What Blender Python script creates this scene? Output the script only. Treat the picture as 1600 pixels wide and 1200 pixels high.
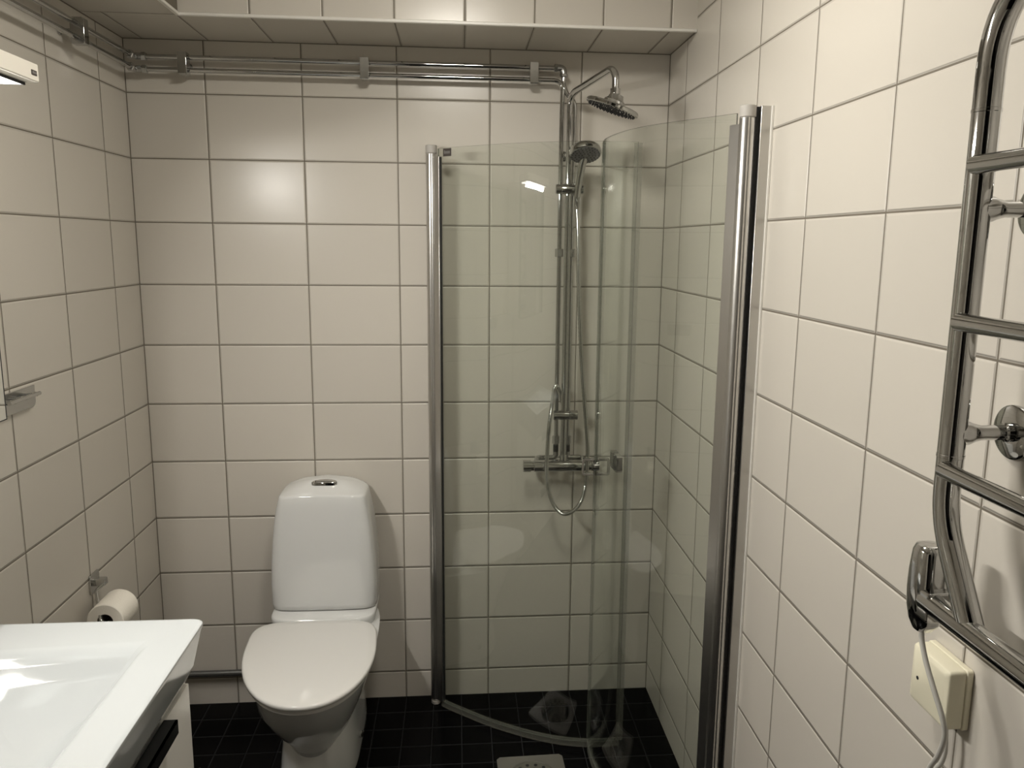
import bpy, bmesh, math, random
from mathutils import Vector, Matrix
for _o in list(bpy.data.objects): bpy.data.objects.remove(_o)
S = bpy.context.scene
COL = S.collection
PI = math.pi
# ------------------------------------------------------------------ camera
cd = bpy.data.cameras.new('camera'); cam = bpy.data.objects.new('camera', cd); COL.objects.link(cam)
cd.sensor_fit = 'HORIZONTAL'; cd.sensor_width = 36; cd.lens = 1211.43/1600*36
cd.shift_x = (800-814.84)/1600; cd.shift_y = (583.11-600)/1600
cd.clip_start = 0.02
cam.matrix_world = Matrix(((0.99669191, 0.00354373, -0.08119529, 1.03632705),
                           (-0.08066438, 0.16512841, -0.98296789, -2.63744416),
                           (0.00992428, 0.98626571, 0.164868, 1.64410429), (0, 0, 0, 1)))
S.camera = cam
# ------------------------------------------------------------------ world, light levels, exposure
W = bpy.data.worlds.new('world'); S.world = W; W.use_nodes = True
W.node_tree.nodes['Background'].inputs[0].default_value = (0.02, 0.018, 0.015, 1)
W.node_tree.nodes['Background'].inputs[1].default_value = 0.3
CEIL_E = 63.0      # ceiling lamp, emission of its dome
MIRR_W = 14.5       # lamp over the mirror
S.view_settings.view_transform = 'Standard'; S.view_settings.look = 'None'
S.view_settings.gamma = 1; S.view_settings.use_curve_mapping = False
S.view_settings.exposure = 0.0
# ------------------------------------------------------------------ materials
def nt(name):
    m = bpy.data.materials.new(name); m.use_nodes = True
    return m, m.node_tree, m.node_tree.nodes['Principled BSDF']
def mat(name, col, rough=0.4, metal=0.0, spec=0.5, noise=0.0, nscale=30, bump=0.0, coat=0.0, aniso=0.0):
    m, t, b = nt(name)
    b.inputs['Base Color'].default_value = (*col, 1); b.inputs['Roughness'].default_value = rough
    b.inputs['Metallic'].default_value = metal; b.inputs['Specular IOR Level'].default_value = spec
    b.inputs['Coat Weight'].default_value = coat; b.inputs['Coat Roughness'].default_value = 0.03
    tc = t.nodes.new('ShaderNodeTexCoord'); n = t.nodes.new('ShaderNodeTexNoise')
    n.inputs['Scale'].default_value = nscale; n.inputs['Detail'].default_value = 3
    t.links.new(tc.outputs['Object'], n.inputs['Vector'])
    mr = t.nodes.new('ShaderNodeMapRange'); t.links.new(n.outputs['Fac'], mr.inputs['Value'])
    mr.inputs['To Min'].default_value = max(0, rough-max(noise, .01)); mr.inputs['To Max'].default_value = rough+max(noise, .01)
    t.links.new(mr.outputs['Result'], b.inputs['Roughness'])
    if bump:
        bp = t.nodes.new('ShaderNodeBump'); bp.inputs['Strength'].default_value = bump; bp.inputs['Distance'].default_value = 0.001
        t.links.new(n.outputs['Fac'], bp.inputs['Height']); t.links.new(bp.outputs['Normal'], b.inputs['Normal'])
    return m
def emis(name, col, strength):
    m, t, b = nt(name); b.inputs['Base Color'].default_value = (*col, 1)
    b.inputs['Emission Color'].default_value = (*col, 1); b.inputs['Emission Strength'].default_value = strength
    return m
def tile(name, axu, offu, wu, axv, offv, wv, col, gcol, rough, spec, gw=0.0017, var=0.03, edge=0.0042, bstr=1.0, grough=0.8):
    """rectangular tiles: grout lines at offu + k*wu along axis axu, offv + k*wv along axv"""
    m, t, b = nt(name); N = t.nodes.new; L = t.links.new
    tc = N('ShaderNodeTexCoord'); sp = N('ShaderNodeSeparateXYZ'); L(tc.outputs['Object'], sp.inputs[0])
    def M(op, a, c=None, clamp=False):
        n = N('ShaderNodeMath'); n.operation = op; n.use_clamp = clamp
        for i, v in enumerate((a, c)):
            if v is None: continue
            if isinstance(v, (int, float)): n.inputs[i].default_value = v
            else: L(v, n.inputs[i])
        return n.outputs[0]
    ds, ids = [], []
    for ax, off, w in ((axu, offu, wu), (axv, offv, wv)):
        s = M('DIVIDE', M('SUBTRACT', sp.outputs[ax], off), w)
        f = M('FRACT', s); ids.append(M('FLOOR', s))
        ds.append(M('MULTIPLY', M('MINIMUM', f, M('SUBTRACT', 1.0, f)), w))
    d = M('MINIMUM', *ds)
    mr = N('ShaderNodeMapRange'); mr.interpolation_type = 'SMOOTHSTEP'
    L(d, mr.inputs['Value']); mr.inputs['From Min'].default_value = gw*0.8; mr.inputs['From Max'].default_value = gw*1.2
    mb = N('ShaderNodeMapRange'); mb.interpolation_type = 'SMOOTHERSTEP'
    L(d, mb.inputs['Value']); mb.inputs['From Min'].default_value = gw*0.7; mb.inputs['From Max'].default_value = gw+edge
    wn = N('ShaderNodeTexWhiteNoise'); wn.noise_dimensions = '2D'
    cx = N('ShaderNodeCombineXYZ'); L(ids[0], cx.inputs[0]); L(ids[1], cx.inputs[1]); L(cx.outputs[0], wn.inputs['Vector'])
    hv = N('ShaderNodeHueSaturation'); hv.inputs['Color'].default_value = (*col, 1)
    vv = N('ShaderNodeMapRange'); L(wn.outputs['Value'], vv.inputs['Value'])
    vv.inputs['To Min'].default_value = 1-var; vv.inputs['To Max'].default_value = 1+var
    L(vv.outputs[0], hv.inputs['Value'])
    mx = N('ShaderNodeMix'); mx.data_type = 'RGBA'; L(mr.outputs[0], mx.inputs['Factor'])
    mx.inputs['A'].default_value = (*gcol, 1); L(hv.outputs['Color'], mx.inputs['B'])
    L(mx.outputs['Result'], b.inputs['Base Color'])
    rr = N('ShaderNodeMapRange'); L(mr.outputs[0], rr.inputs['Value']); rr.inputs['To Min'].default_value = grough; rr.inputs['To Max'].default_value = rough
    L(rr.outputs[0], b.inputs['Roughness']); b.inputs['Specular IOR Level'].default_value = spec
    ns = N('ShaderNodeTexNoise'); ns.inputs['Scale'].default_value = 9; ns.inputs['Detail'].default_value = 2
    L(tc.outputs['Object'], ns.inputs['Vector'])
    h = M('ADD', M('MULTIPLY', mb.outputs[0], 1.0), M('MULTIPLY', ns.outputs['Fac'], 0.15))
    bp = N('ShaderNodeBump'); bp.inputs['Strength'].default_value = bstr; bp.inputs['Distance'].default_value = 0.0020
    L(h, bp.inputs['Height']); L(bp.outputs['Normal'], b.inputs['Normal'])
    return m
TC = (0.58, 0.545, 0.485); GC = (0.15, 0.13, 0.10)
A0, CB0, CC0 = 0.24222, 0.18309, 0.19346
M_BACK = tile('tiles_back', 0, A0, .3, 2, .1, .2, TC, GC, .27, .5)
M_LEFT = tile('tiles_left', 1, -CB0, .3, 2, .1, .2, TC, GC, .27, .5)
M_RIGHT = tile('tiles_right', 1, -CC0, .3, 2, .1, .2, TC, GC, .27, .5)
M_SOFF = tile('tiles_soffit', 0, .0585, .2, 1, -.28, 5, TC, GC, .27, .5)
M_SOFL = tile('tiles_soffit_left', 1, -.28, 5, 0, .265, 5, TC, GC, .27, .5)
M_FLOOR = tile('tiles_floor', 0, .0435, .1, 1, 0, .097, (.002, .002, .0022), (.020, .021, .022), .24, .06, gw=.0014, var=.2, bstr=.5)
M_PAINT = mat('painted_plaster', (.78, .76, .71), .7, bump=.15, nscale=120)
M_CER = mat('glazed_ceramic', (.66, .665, .655), .07, coat=.5, nscale=6)
M_SEAT = mat('seat_plastic', (.68, .67, .645), .07, nscale=8)
M_CHROME = mat('chrome', (.52, .52, .51), .055, 1.0, nscale=20)
M_CHROME_D = mat('brushed_chrome', (.5, .5, .49), .22, 1.0, nscale=60)
M_HOSE = mat('hose_metal', (.55, .55, .53), .18, 1.0)
M_ALU = mat('satin_aluminium', (.58, .57, .55), .30, 1.0, nscale=90, noise=.03)
M_CAPG = mat('grey_plastic_cap', (.42, .40, .37), .5)
M_WHITE = mat('white_lacquer', (.76, .74, .70), .22)
M_STRIP = mat('white_corner_profile', (.74, .72, .67), .35)
M_LAMPH = mat('lamp_housing', (.82, .78, .70), .35)
M_BLACK = mat('black_lacquer', (.006, .006, .006), .25)
M_DARK = mat('dark_rubber', (.012, .012, .012), .6)
M_GREY = mat('grey_metal_pipe', (.12, .12, .115), .35, .6)
M_BEIGE = mat('beige_plastic', (.78, .74, .58), .35)
M_CORD = mat('cord_plastic', (.50, .49, .45), .4)
M_PAPER = mat('tissue_paper', (.78, .74, .66), .95, bump=.6, nscale=200)
M_CARD = mat('cardboard_core', (.10, .08, .06), .9)
M_LABEL = mat('label_plate', (.06, .05, .045), .5)
M_PRINT = mat('label_print', (.25, .24, .23), .5)
M_MIRROR = mat('mirror_glass', (.86, .88, .86), .01, 1.0)
M_DOORW = mat('door_paint', (.55, .53, .48), .45)
M_HALL = mat('hallway_paint', (.10, .09, .08), .8)
def glassm(name, tint, refl=1.0):
    m = bpy.data.materials.new(name); m.use_nodes = True; t = m.node_tree; t.nodes.clear()
    N = t.nodes.new; L = t.links.new
    o = N('ShaderNodeOutputMaterial'); mx = N('ShaderNodeMixShader')
    tr = N('ShaderNodeBsdfTransparent'); tr.inputs[0].default_value = (*tint, 1)
    gl = N('ShaderNodeBsdfGlossy'); gl.inputs['Roughness'].default_value = 0.01; gl.inputs['Color'].default_value = (1, 1, 1, 1)
    lw = N('ShaderNodeLayerWeight'); lw.inputs['Blend'].default_value = .5
    p = N('ShaderNodeMath'); p.operation = 'POWER'; L(lw.outputs['Facing'], p.inputs[0]); p.inputs[1].default_value = 5
    q = N('ShaderNodeMath'); q.operation = 'MULTIPLY_ADD'; L(p.outputs[0], q.inputs[0]); q.inputs[1].default_value = .9*refl; q.inputs[2].default_value = .045*refl
    L(q.outputs[0], mx.inputs[0]); L(tr.outputs[0], mx.inputs[1]); L(gl.outputs[0], mx.inputs[2]); L(mx.outputs[0], o.inputs[0])
    return m
M_GLASS = glassm('shower_glass', (.952, .966, .948))
def edgem(name, col, f):
    m, t, b = nt(name); b.inputs['Base Color'].default_value = (*col, 1); b.inputs['Roughness'].default_value = .2
    tr = t.nodes.new('ShaderNodeBsdfTransparent'); mx = t.nodes.new('ShaderNodeMixShader'); mx.inputs[0].default_value = f
    t.links.new(tr.outputs[0], mx.inputs[1]); t.links.new(b.outputs[0], mx.inputs[2])
    t.links.new(mx.outputs[0], t.nodes['Material Output'].inputs[0]); return m
M_GEDGE = edgem('glass_edge', (.14, .16, .13), .75)
M_SEAL = edgem('clear_seal', (.24, .24, .20), .28)
# ------------------------------------------------------------------ mesh helpers
def link(name, bm, m, parent=None, smooth=True, angle=35, bevel=0, seg=2, sub=0):
    me = bpy.data.meshes.new(name)
    bmesh.ops.recalc_face_normals(bm, faces=bm.faces)
    bm.to_mesh(me); bm.free()
    for mm in (m if isinstance(m, (list, tuple)) else [m]): me.materials.append(mm)
    if smooth:
        for p in me.polygons: p.use_smooth = True
        me.set_sharp_from_angle(angle=math.radians(angle))
    o = bpy.data.objects.new(name, me); COL.objects.link(o)
    if parent is not None:
        o.parent = parent; o.matrix_parent_inverse = Matrix.Translation(-parent.location) if parent.type == 'EMPTY' else Matrix()
    if bevel:
        b = o.modifiers.new('bevel', 'BEVEL'); b.width = bevel; b.segments = seg; b.limit_method = 'ANGLE'; b.angle_limit = math.radians(40)
        b.harden_normals = False
    if sub:
        s = o.modifiers.new('sub', 'SUBSURF'); s.levels = s.render_levels = sub
    return o
def tagp(o, label, cat, group=None):
    o['label'] = label; o['category'] = cat
    if group: o['group'] = group
    return o
def thing(name, loc, label, cat, group=None):
    o = bpy.data.objects.new(name, None); o.empty_display_size = .05; COL.objects.link(o); o.location = loc
    return tagp(o, label, cat, group)
def struct(o): o['kind'] = 'structure'; return o
def BM(): return bmesh.new()
def box(bm, x0, x1, y0, y1, z0, z1, mi=0):
    vs = [bm.verts.new((x, y, z)) for x in (x0, x1) for y in (y0, y1) for z in (z0, z1)]
    for f in ((0, 1, 3, 2), (4, 6, 7, 5), (0, 4, 5, 1), (2, 3, 7, 6), (0, 2, 6, 4), (1, 5, 7, 3)):
        bm.faces.new([vs[i] for i in f]).material_index = mi
    return bm
def rings(bm, rs, close=True, cap0=True, cap1=True, mi=0):
    V = [[bm.verts.new(p) for p in r] for r in rs]; n = len(rs[0])
    for a, b in zip(V, V[1:]):
        for i in range(n if close else n-1):
            j = (i+1) % n
            bm.faces.new((a[i], a[j], b[j], b[i])).material_index = mi
    if cap0: bm.faces.new(V[0][::-1]).material_index = mi
    if cap1: bm.faces.new(V[-1]).material_index = mi
    return bm
def frame(d):
    d = Vector(d).normalized(); u = Vector((0, 0, 1)) if abs(d.z) < .9 else Vector((0, 1, 0))
    a = d.cross(u).normalized(); return a, d.cross(a).normalized()
def tube(bm, pts, r, n=16, caps=True, mi=0):
    P = [Vector(p) for p in pts]; R = r if isinstance(r, (list, tuple)) else [r]*len(P)
    T = []
    for i in range(len(P)):
        a = (P[i]-P[i-1]).normalized() if i else (P[1]-P[0]).normalized()
        b = (P[i+1]-P[i]).normalized() if i < len(P)-1 else a
        T.append((a+b).normalized())
    A, B = frame(T[0]); rs = []
    for i, p in enumerate(P):
        if i:
            A = (A-T[i]*A.dot(T[i])).normalized(); B = T[i].cross(A).normalized()
        rs.append([p+(A*math.cos(t)+B*math.sin(t))*R[i] for t in [2*PI*k/n for k in range(n)]])
    return rings(bm, rs, cap0=caps, cap1=caps, mi=mi)
def fillet(pts, rad, n=8):
    """polyline with rounded corners"""
    P = [Vector(p) for p in pts]; out = [P[0]]
    for i in range(1, len(P)-1):
        r = rad[i-1] if isinstance(rad, (list, tuple)) else rad
        a = (P[i-1]-P[i]); b = (P[i+1]-P[i]); r = min(r, a.length*.49, b.length*.49)
        p0 = P[i]+a.normalized()*r; p1 = P[i]+b.normalized()*r
        for k in range(n+1):
            t = k/n; out.append(p0*(1-t)**2+P[i]*2*t*(1-t)+p1*t*t)
    return out+[P[-1]]
def spline(pts, n=10):
    P = [Vector(p) for p in pts]; P = [P[0]*2-P[1]]+P+[P[-1]*2-P[-2]]; out = []
    for i in range(1, len(P)-2):
        for k in range(n):
            t = k/n
            out.append(.5*((2*P[i])+(P[i+1]-P[i-1])*t+(2*P[i-1]-5*P[i]+4*P[i+1]-P[i+2])*t*t+(-P[i-1]+3*P[i]-3*P[i+1]+P[i+2])*t**3))
    return out+[P[-2]]
def lathe(bm, c, axis, prof, n=40, mi=0, cap0=True, cap1=True):
    """prof: (distance along axis, radius)"""
    c = Vector(c); d = Vector(axis).normalized(); a, b = frame(d)
    rs = [[c+d*h+(a*math.cos(t)+b*math.sin(t))*max(r, 1e-5) for t in [2*PI*k/n for k in range(n)]] for h, r in prof]
    return rings(bm, rs, cap0=cap0, cap1=cap1, mi=mi)
def prism(bm, pts, axis, h0, h1, mi=0):
    """pts 2D in the two other axes (order xyz), extruded along axis"""
    def P(u, v, h):
        return {0: (h, u, v), 1: (u, h, v), 2: (u, v, h)}[axis]
    return rings(bm, [[P(u, v, h) for u, v in pts] for h in (h0, h1)], mi=mi)
def rrect(x0, x1, y0, y1, r, n=6):
    out = []
    rr = r if isinstance(r, (list, tuple)) else [r]*4
    for (cx, cy, a0), q in zip(((x1-rr[0], y1-rr[0], 0), (x0+rr[1], y1-rr[1], 90), (x0+rr[2], y0+rr[2], 180), (x1-rr[3], y0+rr[3], 270)), rr):
        for k in range(n+1):
            a = math.radians(a0+90*k/n); out.append((cx+q*math.cos(a), cy+q*math.sin(a)))
    return out
# ------------------------------------------------------------------ room shell
RW, YF, ZC = 1.7355, -2.95, 2.50
T = .12
def slab(name, m, *b): return struct(link(name, box(BM(), *b), m, smooth=False))
slab('wall_back', M_BACK, -T, RW+T, 0, T, -T, ZC+T)
slab('wall_left', M_LEFT, -T, 0, YF-T, 0, -T, ZC+T)
slab('wall_right', M_RIGHT, RW, RW+T, YF-T, 0, -T, ZC+T)
slab('floor', M_FLOOR, 0, RW, YF, 0, -T, 0)
slab('ceiling', M_PAINT, 0, RW, YF, 0, ZC, ZC+T)
bm = BM(); box(bm, 0, .62, YF-T, YF, 0, ZC); box(bm, 1.47, RW, YF-T, YF, 0, ZC); box(bm, .62, 1.47, YF-T, YF, 2.06, ZC)
struct(link('wall_front', bm, M_BACK, smooth=False))
bm = BM(); box(bm, .58, .62, YF-T-.005, YF+.015, 0, 2.10); box(bm, 1.47, 1.51, YF-T-.005, YF+.015, 0, 2.10); box(bm, .62, 1.47, YF-T-.005, YF+.015, 2.06, 2.10)
struct(link('door_1', bm, M_DOORW, bevel=.003))
bm = BM()   # dim hallway outside the open doorway
box(bm, .2, 2.0, -4.3, -4.2, -T, 2.4); box(bm, .1, .2, -4.3, YF-T, -T, 2.4); box(bm, 2.0, 2.1, -4.3, YF-T, -T, 2.4)
box(bm, .2, 2.0, -4.2, YF-T, 2.4, 2.5); box(bm, .2, 2.0, -4.2, YF-T, -T, -.02)
struct(link('wall_hallway', bm, M_HALL, smooth=False))
# tiled boxing under the ceiling: along the back wall and along the left wall
ZS, YS, XS = 2.262, -.285, .265
bm = BM(); box(bm, 0, RW, YS, 0, ZS, ZC); struct(link('trim_1', bm, M_SOFF, smooth=False))
bm = BM(); box(bm, 0, XS, YF, YS, ZS, ZC); struct(link('trim_2', bm, M_SOFL, smooth=False))
bm = BM(); box(bm, XS-.002, RW, YS-.004, YS+.006, ZS-.004, ZS+.006); box(bm, XS-.006, XS+.004, YF, YS+.004, ZS-.004, ZS+.006)
struct(link('trim_3', bm, M_STRIP, bevel=.0025))
M_JOINT = mat('corner_sealant', (.16, .14, .11), .7)
g = .0022
for k, b in enumerate(((0, g, -g, 0, 0, ZS), (RW-g, RW, -g, 0, 0, ZS), (XS, RW, -g, 0, ZS-g, ZS), (0, g, YF, 0, ZS-g, ZS), (RW-g, RW, YS, -g, ZS-g, ZS), (0, XS, -g, 0, ZS-g, ZS))):
    struct(link('trim_%d' % (k+4), box(BM(), *b), M_JOINT, smooth=False))
# ------------------------------------------------------------------ lamps
def area(name, loc, rot, sx, sy, power, col, parent, shape='RECTANGLE', spread=180):
    l = bpy.data.lights.new(name, 'AREA'); l.shape = shape; l.size = sx; l.size_y = sy; l.energy = power; l.color = col
    l.spread = math.radians(spread)
    o = bpy.data.objects.new(name, l); COL.objects.link(o); o.location = loc; o.rotation_euler = rot
    return o
CL = (1.02, -1.22, ZC)
t = thing('ceiling_lamp', CL, 'round white dome lamp glowing on the bathroom ceiling', 'ceiling lamp')
link('lamp_base', lathe(BM(), CL, (0, 0, -1), [(0, .15), (.02, .15), (.022, .145)]), M_LAMPH, t)
link('lamp_dome', lathe(BM(), CL, (0, 0, -1), [(.022, .135), (.045, .13), (.065, .11), (.078, .07), (.083, .0)], cap1=False), emis('dome_glow', (1, .95, .86), CEIL_E), t)
# lamp over the mirror cabinet
LX0, LX1, LY0, LY1, LZ0, LZ1 = .10, .25, -1.62, -1.031, 1.9345, 1.967
t = thing('mirror_lamp', (LX0, (LY0+LY1)/2, LZ0), 'flat white lamp above the mirror at the left wall, lit from below', 'lamp')
bm = BM(); prism(bm, rrect(LX0, LX1, LY0, LY1, [.006, .003, .003, .006]), 2, LZ0, LZ1)
link('housing', bm, M_LAMPH, t, bevel=.002)
bm = BM(); box(bm, .125, .2215, LY0+.03, LY1-.008, LZ0-.004, LZ0+.001)
link('light_panel', bm, emis('panel_glow', (1, .97, .9), 6.0), t)
bm = BM(); 
for a in ((.12, .125, LY0+.025, LY1-.008), (.2215, .2245, LY0+.025, LY1-.004), (.12, .2215, LY0+.025, LY0+.03), (.12, .2215, LY1-.008, LY1-.006)):
    box(bm, *a, LZ0-.005, LZ0+.001)
link('panel_frame', bm, M_DARK, t)
lb = link('name_plate', box(BM(), LX1, LX1+.0012, -1.061, -1.043, 1.9445, 1.9535), M_LABEL, t); lb['label'] = 'small dark name plate'
bm = BM()
for k in range(5): box(bm, LX1+.0012, LX1+.0016, -1.0592+k*.0034, -1.0574+k*.0034, 1.947, 1.9508+(.0006 if k == 1 else 0))
link('plate_lettering', bm, M_PRINT, lb)
area('mirror_lamp_light', (.150, (LY0+LY1)/2, LZ0-.018), (0, -.98, 0), .022, .50, MIRR_W, (1, .965, .91), None)
# ------------------------------------------------------------------ mirror cabinet
MY0, MY1, MZ0, MZ1, MD = -1.63, -1.034, 1.286, 1.932, .128
t = thing('mirror_cabinet', (0, (MY0+MY1)/2, MZ0), 'mirror cabinet on the left wall above the washbasin, only its edge in view', 'mirror cabinet')
link('cabinet_body', box(BM(), 0, MD-.02, MY0+.004, MY1-.004, MZ0+.004, MZ1), M_WHITE, t, bevel=.001)
link('mirror_door', box(BM(), MD-.005, MD+.001, MY0, MY1, MZ0, MZ1), M_MIRROR, t, smooth=False)
link('light_panel', box(BM(), .03, .085, -1.44, -1.22, MZ0+.0025, MZ0+.005), emis('cabinet_glow', (.95, 1, .97), 1.2), t)
bm = BM(); box(bm, MD-.019, MD-.0052, MY0, MY1, MZ0, MZ1); box(bm, MD-.019, MD+.0014, MY1, MY1+.0022, MZ0-.002, MZ1); box(bm, MD-.019, MD+.0014, MY0-.0022, MY1, MZ0-.002, MZ0)
link('door_edge_shadow', bm, M_DARK, t, smooth=False)  # door backing, plus dark strips drawing the shadow line beside the mirror
# ------------------------------------------------------------------ water pipes
PR = .0075
ZU, ZL, PX, PY = 2.199, 2.162, .048, -.045
SXA, SXB = 1.3722, 1.4128           # the two drops to the mixer
def nut(bm, c, axis, r, l):
    lathe(bm, c, axis, [(-l/2, r*.8), (-l/2+.002, r), (l/2-.002, r), (l/2, r*.8)], n=6)
def pipe_thing(z, label, xdrop, ydrop, zend):
    ys = PY
    t = thing('water_pipe', (PX, PY, z), label, 'pipe', 'chrome water pipes high on the wall')
    bm = BM(); tube(bm, [(PX, -2.94, z), (PX, -.06, z)], PR); link('pipe_run', bm, M_CHROME, t)
    bm = BM(); tube(bm, fillet([(PX, -.07, z), (PX, PY, z), (PX+.025, PY, z)], .014), PR*1.35)
    nut(bm, (PX, -.075, z), (0, 1, 0), PR*1.75, .014); nut(bm, (PX+.03, PY, z), (1, 0, 0), PR*1.75, .016)
    link('elbow_fitting', bm, M_CHROME_D, t)
    if z == ZU:
        bm = BM(); tube(bm, [(PX+.02, PY, z), (xdrop-.022, PY, z)], PR); link('pipe_run', bm, M_CHROME, t)
        bm = BM(); tube(bm, fillet([(xdrop-.022, PY, z), (xdrop+.003, PY, z), (xdrop+.005, PY, z-.026)], .016), PR*1.5)
        nut(bm, (xdrop-.021, PY, z), (1, 0, 0), PR*1.8, .012); nut(bm, (xdrop+.005, PY, z-.022), (0, 0, 1), PR*1.8, .012)
        link('elbow_fitting', bm, M_CHROME_D, t)
        P = spline([(xdrop+.005, PY, z-.024), (xdrop+.005, PY, z-.05), (xdrop+.018, ys, z-.08), (SXB, ys, z-.11), (SXB, ys, z-.2)], 6)+[Vector((SXB, ys, zend))]
        bm = BM(); tube(bm, P, PR); link('pipe_drop', bm, M_CHROME, t)
        xd = SXB
    else:
        bm = BM(); tube(bm, fillet([(PX+.02, PY, z), (SXA+.003, PY, z), (SXA, ys, z-.12), (SXA, ys, zend)], [.035, .02]), PR); link('pipe_run', bm, M_CHROME, t)
        xd = SXA
    for zn, rn, ln in ((1.615, 1.9, .028), (.975, 1.7, .03)):
        bm = BM(); nut(bm, (xd, ys, zn), (0, 0, 1), PR*rn, ln); link('union_nut', bm, M_CHROME_D, t)
    bm = BM(); lathe(bm, (xd, ys, .958), (0, 0, -1), [(0, PR*1.25), (.028, PR*1.25), (.03, PR*1.1)], n=16)
    link('black_sleeve', bm, M_BLACK, t)['label'] = 'black connector sleeve'
    return t
pipe_thing(ZU, 'upper chrome water pipe of the pair below the tiled boxing', SXA, PY, .955)
pipe_thing(ZL, 'lower chrome water pipe of the pair below the tiled boxing', SXA, PY, .955)
def clamp(x, y, ax, label):
    t = thing('pipe_clamp', (x, y, 2.15), label, 'pipe clamp', 'chrome clamps holding the pipe pair')
    w = .0125
    bm = BM()
    if ax == 'x':
        prism(bm, rrect(-.066, -.030, ZL-.016, ZU+.014, .004), 0, x-w, x+w); lathe(bm, (x, -.0005, (ZL+ZU)/2), (0, -1, 0), [(0, .011), (.004, .011), (.005, .006), (.032, .006)], n=16)
    else:
        prism(bm, rrect(.034, .068, ZL-.016, ZU+.014, .004), 1, y-w, y+w); lathe(bm, (.0005, y, (ZL+ZU)/2), (1, 0, 0), [(0, .011), (.004, .011), (.005, .006), (.036, .006)], n=16)
    link('clamp_body', bm, M_CHROME_D, t, bevel=.001)
    bm = BM()
    if ax == 'x': prism(bm, rrect(x-w*1.08, x+w*1.08, ZL-.014, ZU+.012, .003), 1, -.0685, -.0655)
    else: prism(bm, rrect(y-w*1.08, y+w*1.08, ZL-.014, ZU+.012, .003), 0, .067, .070)
    link('clamp_cover', bm, M_CHROME, t, bevel=.0008)
clamp(.197, 0, 'x', 'pipe clamp on the back wall nearest the left corner')
clamp(.7475, 0, 'x', 'middle pipe clamp on the back wall')
clamp(1.280, 0, 'x', 'pipe clamp on the back wall beside the shower riser')
clamp(0, -.405, 'y', 'pipe clamp on the left wall above the white lamp')
bm = BM(); tube(bm, [(.0, -.025, .131), (.50, -.025, .131)], .011)
tagp(link('waste_pipe', bm, M_GREY), 'dark grey pipe low along the back wall behind the toilet', 'pipe')
# ------------------------------------------------------------------ toilet
TX = .588
t = thing('toilet', (TX, -.35, 0), 'white floor-standing toilet with closed lid and tall tapering cistern', 'toilet')
def sq(cx, cy, a, bf, bb, z, n=56, e=2.4, eb=None):
    """ring: half-width a, front extent bf (toward -y), back extent bb (+y)"""
    out = []
    for k in range(n):
        th = 2*PI*k/n; c, s = math.cos(th), math.sin(th)
        b = bf if s < 0 else bb; ee = e if s < 0 else (eb or e)
        out.append((cx+a*math.copysign(abs(c)**(2/ee), c), cy+b*math.copysign(abs(s)**(2/ee), s), z))
    return out
# cistern
CX = TX-.001
prof = [(.434, .164, .166), (.438, .1715, .172), (.455, .174, .174), (.52, .1745, .173), (.60, .1715, .171), (.67, .166, .169), (.73, .159, .166), (.78, .1505, .163), (.805, .1445, .161), (.815, .142, .1585)]
rs = [sq(CX, -.012-d/2, a, d/2, d/2, z, n=80, e=5.5, eb=9) for z, a, d in prof]
last = rs[-1]
def hz(x, y):
    u = min(1, abs(x-CX)/.142); v = min(1, max(0, (-.17-y)/-.10)); v = v*v*(3-2*v)
    return .8205+.034*(1-u**2.2)*(.25+.75*v)
for s in (.985, .96, .9, .8, .65, .5, .35, .2, .07):
    r = []
    for x, y, z in last:
        xx = CX+(x-CX)*s; yy = -.092+(y+.092)*s
        zz = hz(xx, yy)
        if s > .95: zz = .815+(zz-.815)*(.55 if s > .97 else .88)
        r.append((xx, yy, zz))
    rs.append(r)
link('cistern', rings(BM(), rs), M_CER, t, angle=60)
bx, by = .590, -.108
pts = [(bx+.042*math.cos(a), by+.034*math.sin(a)) for a in [PI*k/16 for k in range(17)]]+[(bx-.03, by-.006), (bx+.03, by-.006)]
zb = .852
fb = link('flush_button', prism(BM(), pts, 2, zb-.01, zb+.003), M_CHROME, t, bevel=.002); fb['label'] = 'chrome half-moon flush button'
link('button_split', prism(BM(), [(bx-.02+p[0]*0, 0) if 0 else (bx+(q-.5)*.05, by+.004+.018*math.sin(PI*q)) for q, p in [(i/10, (0, 0)) for i in range(11)]], 2, zb+.002, zb+.0042), M_CHROME_D, fb)
# lid and seat outline
LZ = .431
def lidring(g, z, dy=0):
    out = []
    cx, a = .579, .197-g
    n = 72; yb, yc, yf = -.240-g, -.40, -.722+g
    for k in range(n):
        th = 2*PI*k/n; c, s = math.cos(th), math.sin(th)
        if s < 0:
            x = a*math.copysign(abs(c)**(2/2.15), c); y = yc+(yc-yf)*-abs(s)**(2/2.05)
        else:
            x = a*math.copysign(abs(c)**(2/5.0), c)*(1-.03*s); y = yc+(yb-yc)*abs(s)**(2/5.0)
        x += .032*max(0, (-y-.30)/.42)     # the lid sits slightly askew on its hinges
        out.append((cx+x, y+dy, z))
    return out
rs = [lidring(.007, LZ-.018), lidring(.001, LZ-.014), lidring(0, LZ-.006), lidring(.002, LZ-.002), lidring(.007, LZ), lidring(.03, LZ+.001), lidring(.08, LZ+.002), lidring(.14, LZ+.002)]
link('lid', rings(BM(), rs), M_SEAT, t, angle=50)
rs = [lidring(.016, LZ-.034), lidring(.010, LZ-.031), lidring(.009, LZ-.020), lidring(.012, LZ-.018)]
link('seat', rings(BM(), rs), M_SEAT, t, angle=50)
for s in (-1, 1):
    link('hinge', lathe(BM(), (TX+s*.075, -.232, LZ-.012), (1, 0, 0), [(-.018, .008), (-.017, .009), (.017, .009), (.018, .008)], n=16), M_CHROME, t)
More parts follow.
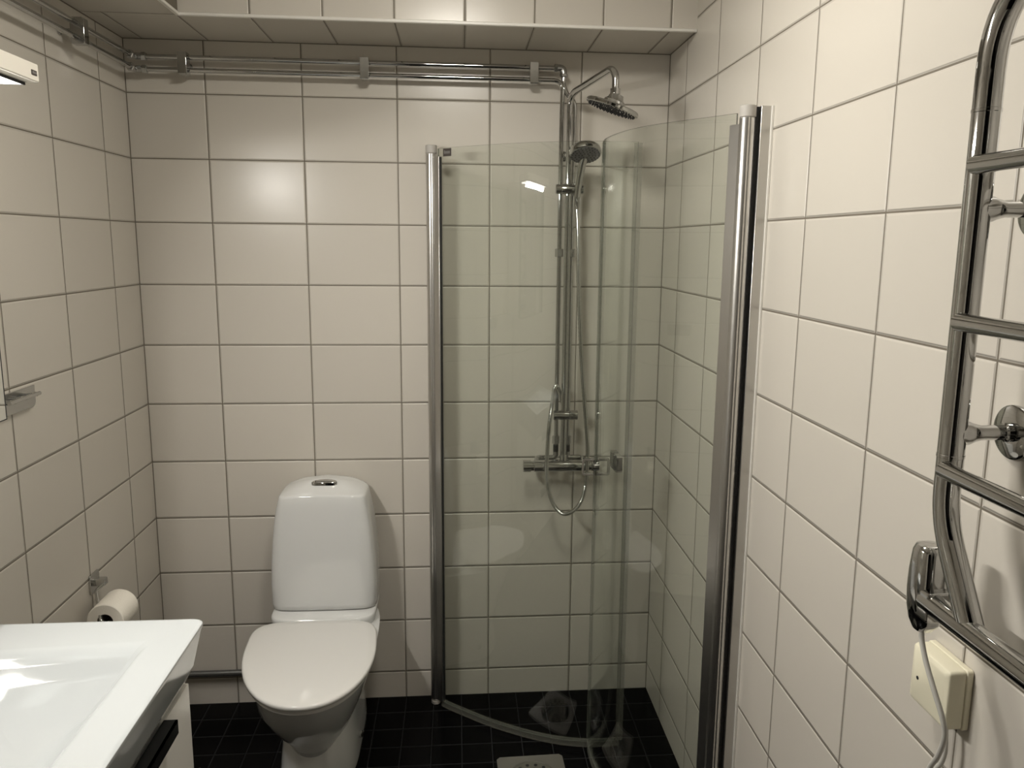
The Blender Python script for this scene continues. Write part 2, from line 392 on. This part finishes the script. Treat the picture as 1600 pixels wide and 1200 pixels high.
# bowl
def bring(g, yf, yb, a, z, e=2.2, sh=0.0):
    yc = -.38 if yf < -.5 else (yf+yb)/2
    return sq(TX+sh, yc, a, yc-yf, yb-yc, z, n=64, e=e, eb=4)
rs = [bring(0, -.47, -.05, .095, .10), bring(0, -.50, -.05, .098, .14), bring(0, -.54, -.04, .112, .19, sh=.001), bring(0, -.595, -.035, .137, .25, sh=.001), bring(0, -.645, -.03, .159, .31, sh=.002),
      bring(0, -.675, -.025, .170, .36, sh=.009), bring(0, -.692, -.022, .1765, .39, sh=.010), bring(0, -.696, -.02, .1775, .398, sh=.010), bring(0, -.69, -.02, .174, .400, sh=.010)]
link('bowl', rings(BM(), rs), M_CER, t, angle=60)
rs = [sq(TX+.004, -.27, .120, .23, .235, .001, n=64, e=3, eb=6), sq(TX+.004, -.27, .121, .23, .236, .02, n=64, e=3, eb=6), sq(TX+.004, -.26, .116, .225, .225, .08, n=64, e=3, eb=6),
      sq(TX+.002, -.24, .110, .21, .215, .16, n=64, e=3, eb=6), sq(TX, -.20, .120, .15, .185, .24, n=64, e=3.5, eb=6), sq(TX, -.14, .145, .10, .125, .33, n=64, e=4, eb=7),
      sq(TX, -.13, .166, .105, .118, .395, n=64, e=5, eb=8), sq(TX, -.13, .170, .112, .118, .415, n=64, e=5, eb=8), sq(TX, -.13, .170, .112, .118, .428, n=64, e=5, eb=8), sq(TX, -.13, .165, .108, .115, .433, n=64, e=5, eb=8)]
link('pedestal', rings(BM(), rs), M_CER, t, angle=60)
bm = BM(); lathe(bm, (.716, -.30, .06), (1, -.2, .25), [(-.01, .011), (.003, .011), (.005, .006)], n=16)
link('base_glint', bm, M_CHROME, t)  # chrome dot standing in for a highlight on the toilet base
# ------------------------------------------------------------------ washbasin and vanity
SY0, SY1, SXF, SZ = -1.688, -1.083, .512, .870
t = thing('washbasin', (0, (SY0+SY1)/2, .735), 'wide white ceramic washbasin on the vanity by the left wall', 'washbasin')
def basr(ins, z, r=.022, ix=0.0, n=16):
    return [(x, y, z) for x, y in rrect(.002+ix, SXF-ins, SY0+ins, SY1-ins, [r, .004, .004, r], n)]
def blend(f, z0, cx=.272, cy=-1.386, ax=.196, ay=.262, e=2.6):
    """ring at fraction f (1 = bowl edge) of a superellipse bowl"""
    out = []; n = 4*17
    base = rrect(.002, SXF, SY0, SY1, [.022, .004, .004, .022], 16)
    for x, y in base:
        dx, dy = (x-cx)/ax, (y-cy)/ay; th = math.atan2(dy, dx); c, s = math.cos(th), math.sin(th)
        rr = (abs(c)**e+abs(s)**e)**(-1/e)
        out.append((cx+f*ax*rr*c+(1-f)*.03, cy+f*ay*rr*s, z0))
    return out
rs = [basr(.045, .735), basr(.04, .738), basr(.018, .786), basr(.004, SZ-.014), basr(.001, SZ-.006), basr(.0015, SZ-.002), basr(.005, SZ+.0005), basr(.010, SZ+.0005, r=.014)]
def bowl(f):
    R_ = []
    for x, y, z in blend(f, SZ, ay=.268, e=2.1+.9*f**5):
        c = (x-.272-(1-f)*.03)/(.196*f); sm = max(0, min(1, (c-.45)/.5)); w = sm*sm*(3-2*sm)      # crisp on the front side, soft elsewhere
        q = f-.5*max(0, f-.9)**2/.1+(.05 if f > .9 and 0 else 0); q /= .95; sharp = 1-q**2.6 if q < 1 else 0; soft = 1-q**3.2 if q < 1 else 0
        R_.append((x, y, SZ+.0005-.098*(w*sharp+(1-w)*soft)))
    return R_
for f in (1.0, .985, .965, .94, .91, .87, .82, .76, .69, .61, .52, .42, .32, .22, .14, .085): rs.append(bowl(f))
link('basin', rings(BM(), rs), mat('basin_ceramic', (.525, .548, .555), .06, coat=.3, nscale=6), t, angle=40)
bm = BM(); lathe(bm, (.300, -1.386, SZ-.113), (0, 0, 1), [(-.01, .034), (.001, .034), (.003, .031), (.003, .024), (-.002, .022), (-.004, .004)], n=32)
link('drain_fitting', bm, M_CHROME_D, t)
bm = BM(); tube(bm, [(.30, -1.386, .74), (.30, -1.386, .60), (.29, -1.386, .56)], .016)
t = thing('vanity_cabinet', (0, (SY0+SY1)/2, .25), 'white vanity cabinet under the washbasin with a black bar handle', 'cabinet')
bm.free()
link('carcass', box(BM(), 0, .452, SY0+.02, SY1-.02, .25, .733), M_WHITE, t, bevel=.001)
for k, (z0, z1) in enumerate(((.50, .782), (.25, .496))):
    xf = .474
    d = link('drawer', box(BM(), .454, xf, SY0+.018, SY1-.018, z0, min(z1, .7345)), M_WHITE, t, bevel=.001)
    hz0 = z1-.05 if k else .727
    bm = BM(); box(bm, xf+.0, xf+.026, SY0+.17, SY1-.155, hz0+.010, hz0+.014); box(bm, xf+.022, xf+.026, SY0+.17, SY1-.155, hz0-.014, hz0+.014)
    if k == 0:
        pass
    link('handle', bm, M_BLACK, d)['label'] = 'black bar handle'
# ------------------------------------------------------------------ hook rail
t = thing('hook_rail', (0, -.76, 1.25), 'chrome plate with three pegs and a rod on the left wall', 'hook')
link('back_plate', prism(BM(), [(p[0], p[1]) for p in rrect(-.845, -.684, 1.241, 1.292, [.001, .001, .014, .014])], 0, .0005, .004), M_CHROME_D, t, bevel=.0006)
for y in (-.735, -.782, -.829):
    bm = BM(); tube(bm, [(.003, y+.012, 1.272), (.034, y, 1.279)], .0055); link('peg', bm, M_CHROME, t)
bm = BM(); tube(bm, [(.034, -.85, 1.279), (.034, -.722, 1.279)], .0048); link('rod', bm, M_CHROME, t)
# ------------------------------------------------------------------ toilet roll and holder
RX, RYN, RYF, RZ, RR = .072, -.575, -.475, .628, .049
t = thing('paper_holder', (0, -.47, .68), 'chrome toilet paper holder with square plate on the left wall', 'toilet paper holder')
link('back_plate', prism(BM(), rrect(-.500, -.445, .655, .712, .004), 0, .0005, .006), M_CHROME_D, t, bevel=.001)
bm = BM(); prism(bm, rrect(-.484, -.462, .676, .696, .002), 0, .005, .036); link('stub_arm', bm, M_CHROME, t, bevel=.001)
bm = BM(); tube(bm, fillet([(.034, -.476, .684), (.022, -.507, .672), (.066, RYN-.010, RZ-.006), (RX, RYN-.009, RZ-.014), (RX, RYF-.002, RZ-.014)], .006), .0045)
link('rod', bm, M_CHROME, t)
t = thing('toilet_roll', (RX, (RYN+RYF)/2, RZ-RR), 'white toilet paper roll hanging on the holder by the left wall', 'toilet paper')
bm = BM()
rs = []
for y, r in ((RYN, .021), (RYN, RR-.002), (RYN+.002, RR), (RYF-.002, RR), (RYF, RR-.002), (RYF, .021)):
    rs.append([(RX+r*math.cos(a), y, RZ-.014+r*math.sin(a)) for a in [2*PI*k/48 for k in range(48)]])
rings(bm, rs, cap0=False, cap1=False); link('paper', bm, M_PAPER, t)
rs = [[(RX+r*math.cos(a), y, RZ-.014+r*math.sin(a)) for a in [2*PI*k/32 for k in range(32)]] for y, r in ((RYN+.001, .021), (RYN+.001, .0195), (RYF-.001, .0195), (RYF-.001, .021))]
link('cardboard_core', rings(BM(), rs, cap0=False, cap1=False), M_CARD, t)
# ------------------------------------------------------------------ shower set
RXX, RY = 1.3950, -.072
t = thing('shower_column', (RXX, RY, .88), 'chrome shower column with thermostat mixer, riser and overhead arm', 'shower')
bm = BM()
HC = Vector((1.4885, -.31, 2.043))
P = fillet([(RXX, RY, .91), (RXX, RY, 2.115), (1.485, -.292, 2.150), (1.4945, -.308, 2.128), (1.4935, -.31, 2.070)], [.04, .018, .02])
tube(bm, P, .0105, n=20); link('riser_pipe', bm, M_CHROME, t)
nrm = Vector((-.34, .10, -1)).normalized()*-1
hd = link('overhead_spray', lathe(BM(), HC-nrm*.012, nrm, [(0, .0), (0, .076), (.002, .0795), (.009, .0800), (.013, .077), (.016, .05), (.018, .033), (.026, .031), (.032, .024), (.044, .020), (.046, .013)], n=64), M_CHROME, t)
bm = BM(); tube(bm, [(1.4935, -.31, 2.090), (1.4930, -.31, 2.060)], .0145); bmesh.ops.create_uvsphere(bm, u_segments=20, v_segments=12, radius=.0145, matrix=Matrix.Translation((1.492, -.31, 2.062)))
link('ball_joint', bm, M_CHROME, t)
def nozzles(c, n, rmax, nr, rn=.0021, h=.003):
    bm = BM(); a, b = frame(n)
    for i in range(1, nr+1):
        r = rmax*i/nr; k = int(6*i)
        for j in range(k):
            th = 2*PI*j/k; p = c+a*r*math.cos(th)+b*r*math.sin(th)
            lathe(bm, p, n, [(0, rn), (h, rn*.6)], n=6, cap0=False)
    return bm
np_ = link('nozzle_field', nozzles(HC+nrm*-.0115, -nrm, .070, 6, .0026, .004), M_DARK, hd); np_['kind'] = 'stuff'; np_['label'] = 'dark rubber nozzles'
bm = BM(); lathe(bm, (1.352, RY-.012, 1.819), (1, 0, 0), [(0, .014), (.002, .0155), (.018, .0155), (.019, .0145), (.021, .0155), (.062, .0155), (.064, .0135), (.066, .0155), (.088, .0155), (.090, .014)], n=28)
lathe(bm, (RXX, RY, 1.800), (0, 0, 1), [(0, .0145), (.038, .0145)], n=20)
sl = link('slider', bm, M_CHROME, t)
bm = BM(); lathe(bm, (1.357, RY-.003, 1.069), (1, 0, 0), [(0, .014), (.002, .0165), (.055, .0165), (.056, .0155), (.058, .017), (.082, .017), (.084, .0155)], n=28)
link('diverter', bm, M_CHROME, t)
bm = BM(); tube(bm, [(RXX, RY, 1.93), (RXX-.008, -.02, 1.93), (RXX-.008, -.0005, 1.93)], .006); lathe(bm, (RXX-.008, -.0005, 1.93), (0, -1, 0), [(0, .016), (.006, .016), (.009, .010)], n=24)
link('wall_bracket', bm, M_CHROME, t)
MZ, MYY = .893, -.082
bm = BM(); lathe(bm, (1.292, MYY, MZ), (1, 0, 0), [(0, .0185), (.002, .0205), (.186, .0205), (.188, .0185)], n=36)
tube(bm, [(RXX, MYY, MZ), (RXX, RY, MZ+.035)], .0125); bod = link('mixer_body', bm, M_CHROME, t)
bm = BM(); lathe(bm, (1.2555, MYY, MZ), (1, 0, 0), [(0, .018), (.001, .0205), (.026, .0205), (.027, .0175), (.037, .0175)], n=36); link('temperature_knob', bm, M_CHROME, t)
bm = BM(); lathe(bm, (1.480, MYY, MZ), (1, 0, 0), [(0, .0175), (.010, .0175), (.011, .0205), (.036, .0205), (.038, .018)], n=36); link('flow_knob', bm, M_CHROME, t)
for s, xd in ((-1, SXA), (1, SXB)):
    xo = 1.3845+s*.078
    bm = BM(); tube(bm, fillet([(xd, PY, .934), (xd, PY, .912), (xo, PY, .912), (xo, MYY+.018, .900)], [.012, .016]), .0095, n=16)
    lathe(bm, (xo, MYY+.012, .896), (0, 1, 0), [(0, .0145), (.012, .0145)], n=20)
    link('inlet_elbow', bm, M_CHROME, t)
# hand shower in the slider
t = thing('hand_shower', (1.425, -.11, 1.80), 'round chrome hand shower hanging in the slider of the riser', 'hand shower')
hc = Vector((1.4365, -.145, 1.930)); hn = Vector((.03, -.50, -1)).normalized()
hsd = link('spray_head', lathe(BM(), hc, -hn, [(-.012, 0), (-.012, .044), (-.010, .0495), (-.004, .051), (.006, .050), (.013, .044), (.017, .03), (.018, 0)], n=56), M_CHROME, t)
link('face_plate', lathe(BM(), hc+hn*.0115, hn, [(0, .0455), (.0012, .0455), (.0016, .044)], n=48), mat('face_grey', (.10, .10, .10), .3), hsd)
nn = link('nozzle_field', nozzles(hc+hn*.012, hn, .043, 4, .0028, .003), M_DARK, hsd); nn['kind'] = 'stuff'
bm = BM(); tube(bm, spline([(1.4215, -.088, 1.795), (1.424, -.094, 1.83), (1.430, -.110, 1.885), (1.4355, -.125, 1.918), (1.437, -.14, 1.936)], 6), [.0115+.002*min(1, i/12) for i in range(25)], n=20)
link('handle', bm, M_CHROME, t)
HP = [(1.401, -.062, 1.075), (1.388, -.058, 1.12), (1.372, -.066, 1.166), (1.3575, -.09, 1.158), (1.3465, -.112, 1.10), (1.338, -.12, 1.03), (1.333, -.122, .93), (1.334, -.122, .86), (1.345, -.122, .80), (1.366, -.122, .755),
      (1.396, -.122, .733), (1.43, -.12, .746), (1.457, -.118, .785), (1.470, -.114, .85), (1.4735, -.11, .95), (1.466, -.106, 1.05), (1.452, -.103, 1.20), (1.441, -.10, 1.35), (1.432, -.098, 1.52), (1.428, -.095, 1.66), (1.423, -.088, 1.76), (1.4215, -.086, 1.80)]
path = spline(HP, 24)
bm = BM(); tube(bm, path, [.0067+.0005*(1 if i % 2 else -1) for i in range(len(path))], n=12)
tagp(link('shower_hose', bm, M_HOSE), 'flexible metal shower hose looping below the mixer', 'hose')
# ------------------------------------------------------------------ shower doors
ZG0, ZG1 = .022, 1.94
def offset(path, d):
    out = []
    for i, p in enumerate(path):
        a = path[max(0, i-1)]; b = path[min(len(path)-1, i+1)]
        t = (b-a).normalized(); out.append(Vector((p.x-t.y*d, p.y+t.x*d, 0)))
    return out
def sheet(path, th, z0, z1, mi_edge=1):
    A, B = offset(path, th/2), offset(path, -th/2)
    loop = A+B[::-1]; n = len(loop); bm = BM()
    lo = [bm.verts.new((p.x, p.y, z0)) for p in loop]; hi = [bm.verts.new((p.x, p.y, z1)) for p in loop]
    m = len(path)
    for i in range(n):
        j = (i+1) % n; f = bm.faces.new((lo[i], lo[j], hi[j], hi[i])); f.material_index = mi_edge if i in (m-1, n-1) else 0
    for i in range(m-1):
        for V in (lo, hi):
            f = bm.faces.new((V[i], V[i+1], V[n-2-i], V[n-1-i])); f.material_index = mi_edge
    return bm
def flat(pts, n=10): return [Vector((p.x, p.y, 0)) for p in spline([(x, y, 0) for x, y in pts], n)]
def shower_door(label, post, path, cut, hpos, hdir, wall):
    px, py = post
    t = thing('shower_door', (px, py, 0), label, 'shower door', 'curved glass doors of the shower corner')
    # hinge post with grooves
    prof = []
    for k in range(48):
        a = 2*PI*k/48; r = .0175 if k % 12 else .0160
        prof.append((px+r*math.cos(a), py+r*math.sin(a)))
    link('hinge_post', prism(BM(), prof, 2, .022, 1.925), M_ALU, t, angle=50)
    link('post_cap', lathe(BM(), (px, py, 1.925), (0, 0, 1), [(0, .016), (.002, .016), (.003, .0185), (.026, .0185), (.028, .017)], n=36), M_CAPG, t)
    link('post_cap', lathe(BM(), (px, py, 0.0), (0, 0, 1), [(0, .015), (.002, .0165), (.012, .0165), (.013, .014), (.016, .014), (.017, .0165), (.022, .0165)], n=36), M_CAPG, t)
    g = flat(path); link('glass', sheet(g, .006, ZG0, ZG1), [M_GLASS, M_GEDGE], t, angle=30)
    # clamp profile gripping the glass along the post
    c = Vector((px, py, 0)); a = g[0]; d = (a-c).normalized(); nv = Vector((-d.y, d.x, 0))
    e0, e1 = c+d*.014, c+d*cut
    pts = [e0+nv*.0075, e1+nv*.0075, e1-nv*.0075, e0-nv*.0075]
    link('clamp_profile', prism(BM(), [(p.x, p.y) for p in pts], 2, .022, 1.915), M_ALU, t, bevel=.0012)
    pts = [e1+nv*.0045, e1+d*.0012+nv*.0045, e1+d*.0012-nv*.0035, e1-nv*.0035]
    link('gasket', prism(BM(), [(p.x, p.y) for p in pts], 2, .024, 1.913), M_DARK, t)
    # clear seal on the free edge, sweep seal along the bottom
    e = g[-1]; dd = (g[-1]-g[-2]).normalized()
    link('edge_seal', sheet([e-dd*.010, e-dd*.002, e+dd*.012], .010, ZG0, ZG1-.003, 0), M_SEAL, t, smooth=False)
    link('bottom_seal', sheet(g, .009, .004, .030, 0), M_SEAL, t, angle=30)
    # paired square loop handles, one each side of the glass
    hp = Vector(hpos); hd = Vector(hdir).normalized(); hdz = Vector((0, 0, 1)); tn = Vector((-hd.y, hd.x, 0))
    hb = BM(); lathe(hb, hp-hd*.007, hd, [(0, .013), (.014, .013)], n=24)
    hh = link('handle', hb, M_CHROME, t); hh['label'] = 'chrome loop handle'
    for s in (-1, 1):
        bm = BM(); q = hd*s
        pp = [hp+q*.004+hdz*.0235, hp+q*.040+hdz*.0235, hp+q*.040-hdz*.0235, hp+q*.004-hdz*.0235]
        pp = fillet(pp, .007, 5)
        V = []
        for i, p in enumerate(pp):
            tt = (pp[min(i+1, len(pp)-1)]-pp[max(i-1, 0)]).normalized(); nn = tn.cross(tt).normalized()
            V.append([p+tn*.009+nn*.0032, p+tn*.009-nn*.0032, p-tn*.009-nn*.0032, p-tn*.009+nn*.0032])
        rings(bm, V); link('loop', bm, M_CHROME, hh, bevel=.0006)
        bm = BM(); pl = [hp+q*.0035+hdz*.0235+tn*.009, hp+q*.0035+hdz*.0235-tn*.009, hp+q*.0035-hdz*.0235-tn*.009, hp+q*.0035-hdz*.0235+tn*.009]
        rings(bm, [pl, [v+q*.003 for v in pl]]); link('handle_plate', bm, M_CHROME, hh)
    return t
dl = shower_door('curved glass shower door hinged on the back wall, swung inwards', (.952, -.045),
    [(.9755, -.072), (1.0, -.095), (1.06, -.142), (1.137, -.2), (1.21, -.244), (1.285, -.284), (1.375, -.318), (1.455, -.334), (1.52, -.336), (1.562, -.331)],
    .045, (1.524, -.337, .980), (.05, -1, 0), 'back')
link('wall_profile', box(BM(), .935, .9695, -.026, -.0005, .0, 1.935), M_ALU, dl, bevel=.001)
st = link('sticker', box(BM(), .0, .0, .0, .0, 0, 0), M_LABEL, dl) if 0 else None
# sticker follows the glass near the hinge
a = Vector((.9935, -.0925, 0)); b = Vector((1.019, -.1145, 0)); n_ = Vector((b.y-a.y, -(b.x-a.x), 0)).normalized()
bm = BM(); o1 = n_*.0036; o2 = n_*.0042
rings(bm, [[a+o1+Vector((0, 0, 1.913)), b+o1+Vector((0, 0, 1.913)), b+o1+Vector((0, 0, 1.937)), a+o1+Vector((0, 0, 1.937))], [a+o2+Vector((0, 0, 1.913)), b+o2+Vector((0, 0, 1.913)), b+o2+Vector((0, 0, 1.937)), a+o2+Vector((0, 0, 1.937))]])
st = link('sticker', bm, M_LABEL, dl, smooth=False); st['label'] = 'small dark sticker'
bm = BM()
for k in range(5):
    p = a.lerp(b, .14+.15*k); q = a.lerp(b, .22+.15*k); z0, z1 = 1.921, 1.929+(.002 if k == 0 else 0)
    o3 = n_*.0046
    rings(bm, [[p+o2+Vector((0, 0, z0)), q+o2+Vector((0, 0, z0)), q+o2+Vector((0, 0, z1)), p+o2+Vector((0, 0, z1))], [p+o3+Vector((0, 0, z0)), q+o3+Vector((0, 0, z0)), q+o3+Vector((0, 0, z1)), p+o3+Vector((0, 0, z1))]])
link('sticker_lettering', bm, M_PRINT, st)
dr = shower_door('curved glass shower door hinged on the right wall, swung inwards', (1.6830, -.880),
    [(1.669, -.8525), (1.634, -.806), (1.592, -.7515), (1.55, -.695), (1.522, -.652), (1.499, -.606), (1.480, -.55), (1.467, -.49), (1.459, -.43), (1.457, -.38), (1.460, -.335), (1.4645, -.305)],
    .046, (1.4575, -.352, .968), (1, -.05, 0), 'right')
bm = BM(); box(bm, 1.7075, 1.7350, -.897, -.868, .0, 1.951)
link('wall_profile', bm, M_ALU, dr, bevel=.0015)
bm = BM(); box(bm, 1.7300, 1.7352, -.9005, -.897, .0, 1.951)
link('profile_lip', bm, M_STRIP, dr, bevel=.0006)
bm = BM(); box(bm, 1.699, 1.7075, -.886, -.872, .0, 1.950)
link('gasket', bm, M_DARK, dr)
# ------------------------------------------------------------------ floor drain
t = thing('floor_drain', (1.264, -.475, 0), 'square steel floor drain with round perforated grate in the black floor', 'floor drain')
bm = BM(); rs = []
C0 = Vector((1.2645, -.4745))
def ringpts(kind, s, z, n=64):
    out = []
    for k in range(n):
        a = 2*PI*(k+.5)/n; c, s_ = math.cos(a), math.sin(a)
        r = s/max(abs(c), abs(s_)) if kind == 's' else s
        ro = math.radians(1.5); x, y = r*c, r*s_
        out.append((C0.x+x*math.cos(ro)-y*math.sin(ro), C0.y+x*math.sin(ro)+y*math.cos(ro), z))
    return out
link('frame_plate', rings(BM(), [ringpts('s', .1065, .0005), ringpts('s', .1065, .003), ringpts('s', .102, .0025), ringpts('c', .080, .0022), ringpts('c', .078, .004), ringpts('c', .076, .0005)], cap0=False, cap1=False), mat('drain_steel', (.32, .31, .29), .38, 1.0), t, angle=20)
bm = BM(); lathe(bm, (C0.x, C0.y, .0008), (0, 0, 1), [(0, .0755), (.0026, .0755), (.003, .0735)], n=64)
gr = link('grate', bm, M_CHROME, t)
for rr, k in ((.060, 14), (.040, 9), (.020, 5)):
    for j in range(k):
        a = 2*PI*j/k; bm = BM()
        lathe(bm, (C0.x+rr*math.cos(a), C0.y+rr*math.sin(a), .0038), (0, 0, 1), [(0, .0056), (.0004, .0056)], n=16)
        link('drain_hole', bm, M_DARK, gr)
# ------------------------------------------------------------------ towel rail
TXR, TY1, TY2 = 1.652, -1.741, -2.241
t = thing('towel_rail', (RW, -1.98, 1.2), 'chrome heated towel rail ladder on the right wall', 'towel rail')
VR = .0158
ZB = 1.193
P = fillet([(TXR, TY1-.070, ZB), (TXR, TY1, 1.305), (TXR, TY1, 1.945), (TXR, TY2, 1.945), (TXR, TY2, 1.305), (TXR, TY2+.070, ZB)], [.04, .10, .10, .04], 12)
link('frame_tube', tube(BM(), P, VR, n=28), M_CHROME, t)
for z in (1.740, 1.556, 1.3715):
    r0 = .0108
    link('bar', tube(BM(), [(TXR-.014, TY1-.0075, z), (TXR-.014, TY1-.010, z), (TXR-.014, TY2+.010, z), (TXR-.014, TY2+.0075, z)], [r0*.6, r0, r0, r0*.6], n=24), M_CHROME, t)
link('bar', tube(BM(), [(TXR-.004, TY1+.012, ZB-.004), (TXR-.004, TY2-.03, ZB-.004)], .0150, n=24), M_CHROME, t)
for (yy, zz) in ((TY1, 1.416), (TY1, 1.690), (TY2, 1.416), (TY2, 1.690)):
    b = link('wall_bracket', lathe(BM(), (TXR+.004, yy, zz), (1, 0, 0), [(0, .016), (.014, .0155), (.020, .013), (.032, .0095), (.062, .0095), (.063, .012), (.070, .012), (.072, .009), (.0815, .009)], n=28), M_CHROME, t)
    link('wall_flange', lathe(BM(), (RW-.0005, yy, zz), (-1, 0, 0), [(0, .0345), (.002, .0350), (.005, .0345), (.0065, .032), (.007, .012)], n=44), M_CHROME, b)
for zz in (1.385, 1.80):
    link('tube_joint', lathe(BM(), (TXR, TY1, zz), (0, 0, 1), [(0, VR), (.0005, VR+.0006), (.004, VR+.0006), (.0045, VR)], n=28, cap0=False, cap1=False), M_CHROME, t)
# heating element with thermostat housing
hx, hy = TXR+.004, TY1+.024
def her(z, w, d, dy=0): return [(hx+x, hy+dy+y, z-.012) for x, y in rrect(-w, w, -d, d, min(w, d)*.75, 6)]
rs = [her(1.150, .004, .006, .006), her(1.151, .010, .012, .004), her(1.165, .016, .020, .001), her(1.185, .021, .0225), her(1.21, .0225, .0235), her(1.235, .0215, .0225, .001), her(1.262, .019, .0195, .002), her(1.270, .016, .016, .002), her(1.272, .010, .010, .002)]
he = link('heating_element', rings(BM(), rs), M_CHROME, t, angle=50)
bm = BM(); prism(bm, rrect(hx-.020, hx+.020, ZB-.028, ZB+.012, .004), 1, TY1-.008, TY1+.020)
link('connector_block', bm, M_CHROME, t, bevel=.002)
# ------------------------------------------------------------------ junction box and cords
t = thing('junction_box', (RW, -1.672, .985), 'beige plastic electrical junction box on the right wall under the towel rail', 'junction box')
BY0, BY1, BZ0, BZ1 = -1.718, -1.628, .986, 1.076
link('base_plate', prism(BM(), rrect(BY0, BY1, BZ0, BZ1, .005), 0, RW-.010, RW-.0005), M_BEIGE, t, bevel=.0015)
bm = BM(); rs = []
for x, g in ((RW-.010, .0015), (RW-.028, .0015), (RW-.033, .003), (RW-.036, .008)):
    rs.append([(x, y, z) for y, z in rrect(BY0+g, BY1-g, BZ0+g, BZ1-g, .005)])
bm = rings(BM(), rs)
cv = link('cover', bm, M_BEIGE, t, angle=30, bevel=.001)
for yy, zz in ((-1.650, 1.028), (-1.696, 1.026)):
    link('screw', lathe(BM(), (RW-.0358, yy, zz), (-1, 0, 0), [(0, .0028), (.0006, .0028)], n=12), M_DARK, cv)
cp = spline([(hx+.001, hy+.002, 1.145), (1.654, -1.7175, 1.130), (1.654, -1.7302, 1.1044), (1.656, -1.7521, 1.0716), (1.66, -1.7667, 1.0443), (1.664, -1.77, 1.019), (1.668, -1.7562, .9813), (1.672, -1.7367, .9489),
      (1.676, -1.722, .91), (1.68, -1.712, .86), (1.69, -1.71, .78), (1.71, -1.72, .66), (RW-.009, -1.74, .52), (RW-.006, -1.75, .30), (RW-.006, -1.75, .05)], 10)
tagp(link('power_cord', tube(BM(), cp, .0035, n=12), M_CORD), 'grey cord hanging from the heating element past the junction box', 'cord')
cp = spline([(1.712, -1.703, .990), (1.712, -1.706, .97), (1.712, -1.708, .95), (1.711, -1.704, .93), (1.709, -1.694, .91), (1.706, -1.68, .87), (1.708, -1.672, .80), (1.716, -1.672, .68), (RW-.005, -1.68, .5), (RW-.005, -1.68, .05)], 10)
tagp(link('power_cord', tube(BM(), cp, .0033, n=12), M_CORD), 'pale cord coming straight out of the bottom of the junction box', 'cord')
